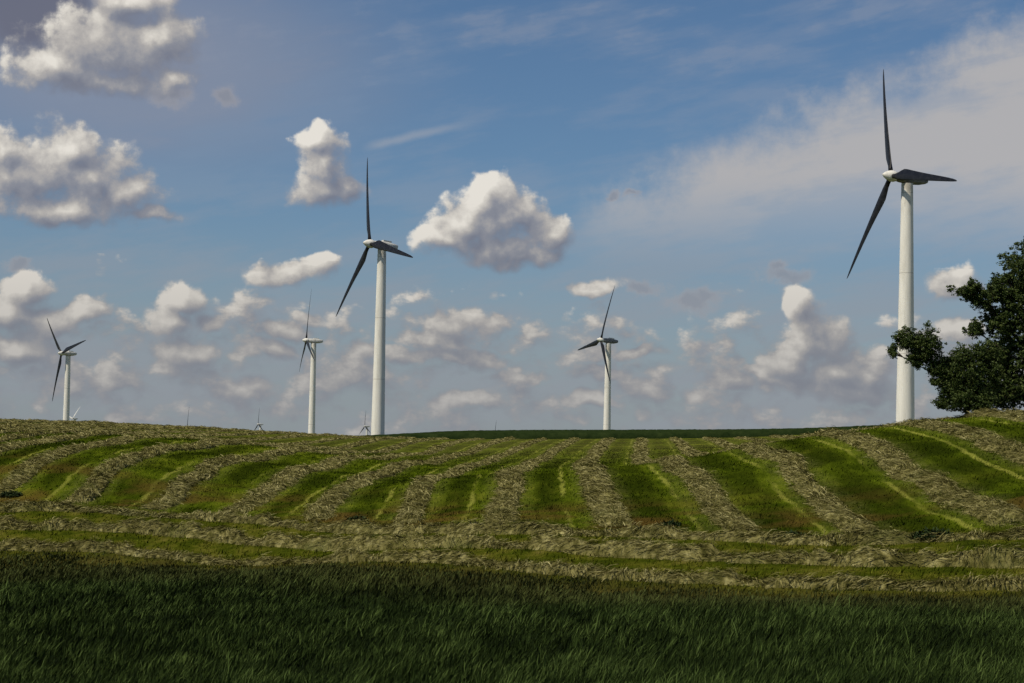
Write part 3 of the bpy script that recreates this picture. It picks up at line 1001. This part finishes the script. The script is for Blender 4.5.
# thin high cloud: broad veil on the right and faint streaks top left
cxs, cys = skp(560, 232)
sx2, sy2, _ = nt.sep(P0)
stre = nt.noise(nt.vm('MULTIPLY', nt.comb(nt.m('ADD', sx2, nt.m('MULTIPLY', sy2, .9)), nt.m('SUBTRACT', sy2, nt.m('MULTIPLY', sx2, .22)), 0.0), (.35, 1.6, 1)), 1.3, 7, .6)
wsp = nt.noise(P0, 1.6, 6, .62)
rel = nt.m('SUBTRACT', sx2, cxs)
lowe = nt.m('ADD', nt.m('SUBTRACT', cys, .12), nt.m('MULTIPLY', rel, .02))
upe = nt.m('ADD', nt.m('ADD', cys, .15), nt.m('ADD', nt.m('MULTIPLY', nt.m('SUBTRACT', wsp, .5), 1.1), nt.m('MULTIPLY', rel, .42)))
veil = nt.m('MULTIPLY', nt.step(nt.m('SUBTRACT', sy2, lowe), -.35, .75), nt.step(nt.m('SUBTRACT', upe, sy2), -.25, .40))
veil = nt.m('MULTIPLY', veil, nt.step(rel, -.15, .55))
veil = nt.m('MULTIPLY', veil, nt.m('MULTIPLY', nt.m('ADD', .70, nt.m('MULTIPLY', nt.step(nt.m('ADD', stre, nt.m('MULTIPLY', nt.m('SUBTRACT', wsp, .5), .25)), .36, .56), .30)), nt.step(nt.m('ABSOLUTE', rel), 9.0, 5.5)))
str2 = nt.m('MULTIPLY', nt.step(nt.m('ADD', stre, nt.m('MULTIPLY', nt.m('SUBTRACT', wsp, .5), .3)), .46, .66), nt.step(sy2, 2.2, 4.2))
lowv = nt.m('MULTIPLY', nt.step(sy2, 3.0, .7), nt.m('ADD', .20, nt.m('MULTIPLY', nt.step(stre, .35, .65), .45)))
mv = nt.m('MULTIPLY', nt.step(stre, .42, .62), .18)
c1 = nt.mix(nt.m('MAXIMUM', nt.m('MULTIPLY', str2, .32), mv), s1, kc((.33, .345, .40)))
# grey sheet and a dark cloud base in the upper left, and one thin trail
gx_, gy_ = skp(120, 60)
gd = nt.vm('LENGTH', nt.vm('MULTIPLY', nt.vm('SUBTRACT', P0, (gx_, gy_, 0)), (.36, .85, 0)), out=1)
gsh = nt.m('MULTIPLY', nt.step(nt.m('ADD', gd, nt.m('MULTIPLY', nt.m('SUBTRACT', stre, .5), 1.4)), 1.25, .25), .62)
c1 = nt.mix(gsh, c1, kc((.27, .285, .35)))
dkx, dky = skp(30, 8)
dd = nt.vm('LENGTH', nt.vm('MULTIPLY', nt.vm('SUBTRACT', P0, (dkx, dky, 0)), (.9, 1.7, 0)), out=1)
c1 = nt.mix(nt.m('MULTIPLY', nt.step(nt.m('ADD', dd, nt.m('MULTIPLY', nt.m('SUBTRACT', wsp, .5), 1.2)), 1.2, .35), .85), c1, kc((.135, .140, .19)))
tx_, ty_ = skp(358, 149)
tr = nt.m('SUBTRACT', nt.m('SUBTRACT', sy2, ty_), nt.m('MULTIPLY', nt.m('SUBTRACT', sx2, tx_), .26))
trw = nt.m('MULTIPLY', nt.step(nt.m('ABSOLUTE', nt.m('ADD', tr, nt.m('MULTIPLY', nt.m('SUBTRACT', wsp, .5), .12))), .07, .0), nt.m('MULTIPLY', nt.step(nt.m('SUBTRACT', sx2, tx_), 0.0, .25), nt.step(nt.m('SUBTRACT', sx2, tx_), 1.3, .6)))
c1 = nt.mix(nt.m('MULTIPLY', trw, .38), c1, kc((.40, .41, .44)))
c1 = nt.mix(lowv, c1, kc((.275, .30, .345)))
c1 = nt.mix(nt.m('MULTIPLY', veil, .93), c1, kc((.445, .435, .44)))
hz = nt.m('MULTIPLY', nt.step(sy2, 2.4, .2), .55)
# small dull grey and mauve scraps of cloud
DULL = [(690, 303, 32, 15), (706, 298, 18, 12), (786, 277, 34, 12), (778, 266, 14, 9), (613, 196, 9, 6), (632, 194, 11, 5), (642, 288, 26, 9), (168, 98, 30, 14), (224, 98, 16, 13),
        (352, 186, 18, 9), (20, 268, 18, 9), (880, 372, 30, 14), (705, 348, 26, 9)]
dac = None
wq = nt.vm('SUBTRACT', nt.noise(P0, 4.0, 5, .6, out='Color'), (.5, .5, .5))
Pq = nt.vm('MULTIPLY', nt.vm('ADD', P0, nt.vm('SCALE', wq, sc_=.30)), (1, 1, 0))
for px, py, rx, ry in DULL:
    cx_, cy_ = skp(px, py)
    f = nt.m('SUBTRACT', 1.0, nt.vm('LENGTH', nt.vm('MULTIPLY', nt.vm('SUBTRACT', Pq, (cx_, cy_, 0)), (100 / rx, 100 / ry, 0)), out=1))
    dac = f if dac is None else nt.m('MAXIMUM', dac, f)
dn = nt.m('ADD', dac, nt.m('MULTIPLY', nt.m('SUBTRACT', nt.noise(P0, 5.0, 7, .62), .5), 1.5))
dal = nt.m('MULTIPLY', nt.step(dn, -.15, .75), .70)
dcol = nt.mix(nt.step(dn, .2, .9), kc((.36, .345, .36)), kc((.26, .27, .31)))
c1 = nt.mix(dal, c1, dcol)


lowtint = nt.mix(nt.step(sy2, .2, 2.8), (.83, .80, .765), (1.0, 1.0, 1.0))


def sector(name, puffs, low):
    g = mk_density(name, puffs, low)
    d0, m0 = group(g, P0)
    d1, m1 = group(g, nt.vm('ADD', P0, (-.10, .13, 0)))
    lit = nt.m('ADD', nt.m('MULTIPLY', nt.m('SUBTRACT', m0, m1), LK[0]), nt.m('MULTIPLY', nt.m('SUBTRACT', d0, d1), LK[1]))
    lit = nt.m('ADD', nt.m('ADD', LK[2], lit), nt.m('MULTIPLY', nt.step(d0, .35, 1.2), -LK[3]), clamp=True)
    ccol = nt.ramp(lit, [(0.0, (.185, .20, .255)), (.30, (.26, .27, .31)), (.58, (.43, .41, .395)), (.82, (.65, .615, .56)), (1, (.80, .76, .69))])
    al = nt.m('MULTIPLY', nt.step(d0, -.14, nt.m('ADD', .22, nt.m('MULTIPLY', nt.m('SUBTRACT', 1.0, lit), .60))), .96)
    c2 = nt.mix(al, c1, nt.vm('MULTIPLY', nt.vm('SCALE', ccol, sc_=K), lowtint))
    c3 = nt.mix(hz, c2, kc((.27, .292, .328)))
    b = tree_.nodes.new('ShaderNodeBackground'); b.inputs['Strength'].default_value = STR
    tree_.links.new(c3, b.inputs['Color'])
    return b.outputs[0]


# the sky is worked out in sectors so that each only looks at its own clouds
az_cuts = [skp(x, 341)[0] for x in (256, 400, 680)]
el_cut = skp(512, 265)[1]


def near(p, x0, x1, y0, y1):
    m_ = 22 + .75 * max(p[2], p[3])
    return x0 - m_ - p[2] < p[0] < x1 + m_ + p[2] and y0 - m_ - p[3] < p[1] < y1 + m_ + p[3]


def mixsh(f, a, b_):
    n = tree_.nodes.new('ShaderNodeMixShader'); nt._set(n.inputs[0], f); tree_.links.new(a, n.inputs[1]); tree_.links.new(b_, n.inputs[2]); return n.outputs[0]


xs4 = [-200, 256, 400, 680, 1300]
cols = []
for i in range(4):
    up_ = sector('cloud_high', [p for p in PUFFS if near(p, xs4[i], xs4[i + 1], -200, 265)], False)
    lo_ = sector('cloud_low', [p for p in PUFFS if near(p, xs4[i], xs4[i + 1], 265, 460)], True)
    cols.append(mixsh(nt.m('LESS_THAN', ele, el_cut), up_, lo_))
left = mixsh(nt.m('GREATER_THAN', azi, az_cuts[0]), cols[0], cols[1])
right = mixsh(nt.m('GREATER_THAN', azi, az_cuts[2]), cols[2], cols[3])
detail = mixsh(nt.m('GREATER_THAN', azi, az_cuts[1]), left, right)
# the rest of the sky dome: scattered cloud
n3 = nt.noise(nt.vm('NORMALIZE', d), 3.4, 7, .6)
wc_ = nt.mix(nt.step(n3, .50, .62), s1, kc((.50, .49, .47)))
bgw = tree_.nodes.new('ShaderNodeBackground'); bgw.inputs['Strength'].default_value = STR
tree_.links.new(wc_, bgw.inputs['Color'])
inview = nt.m('MULTIPLY', nt.m('LESS_THAN', nt.m('ABSOLUTE', azi), 8.5), nt.m('MULTIPLY', nt.m('LESS_THAN', ele, 6.2), nt.m('GREATER_THAN', ele, -1.0)))
out_ = [n for n in tree_.nodes if n.type == 'OUTPUT_WORLD'][0]
tree_.links.new(mixsh(inview, bgw.outputs[0], detail), out_.inputs['Surface'])
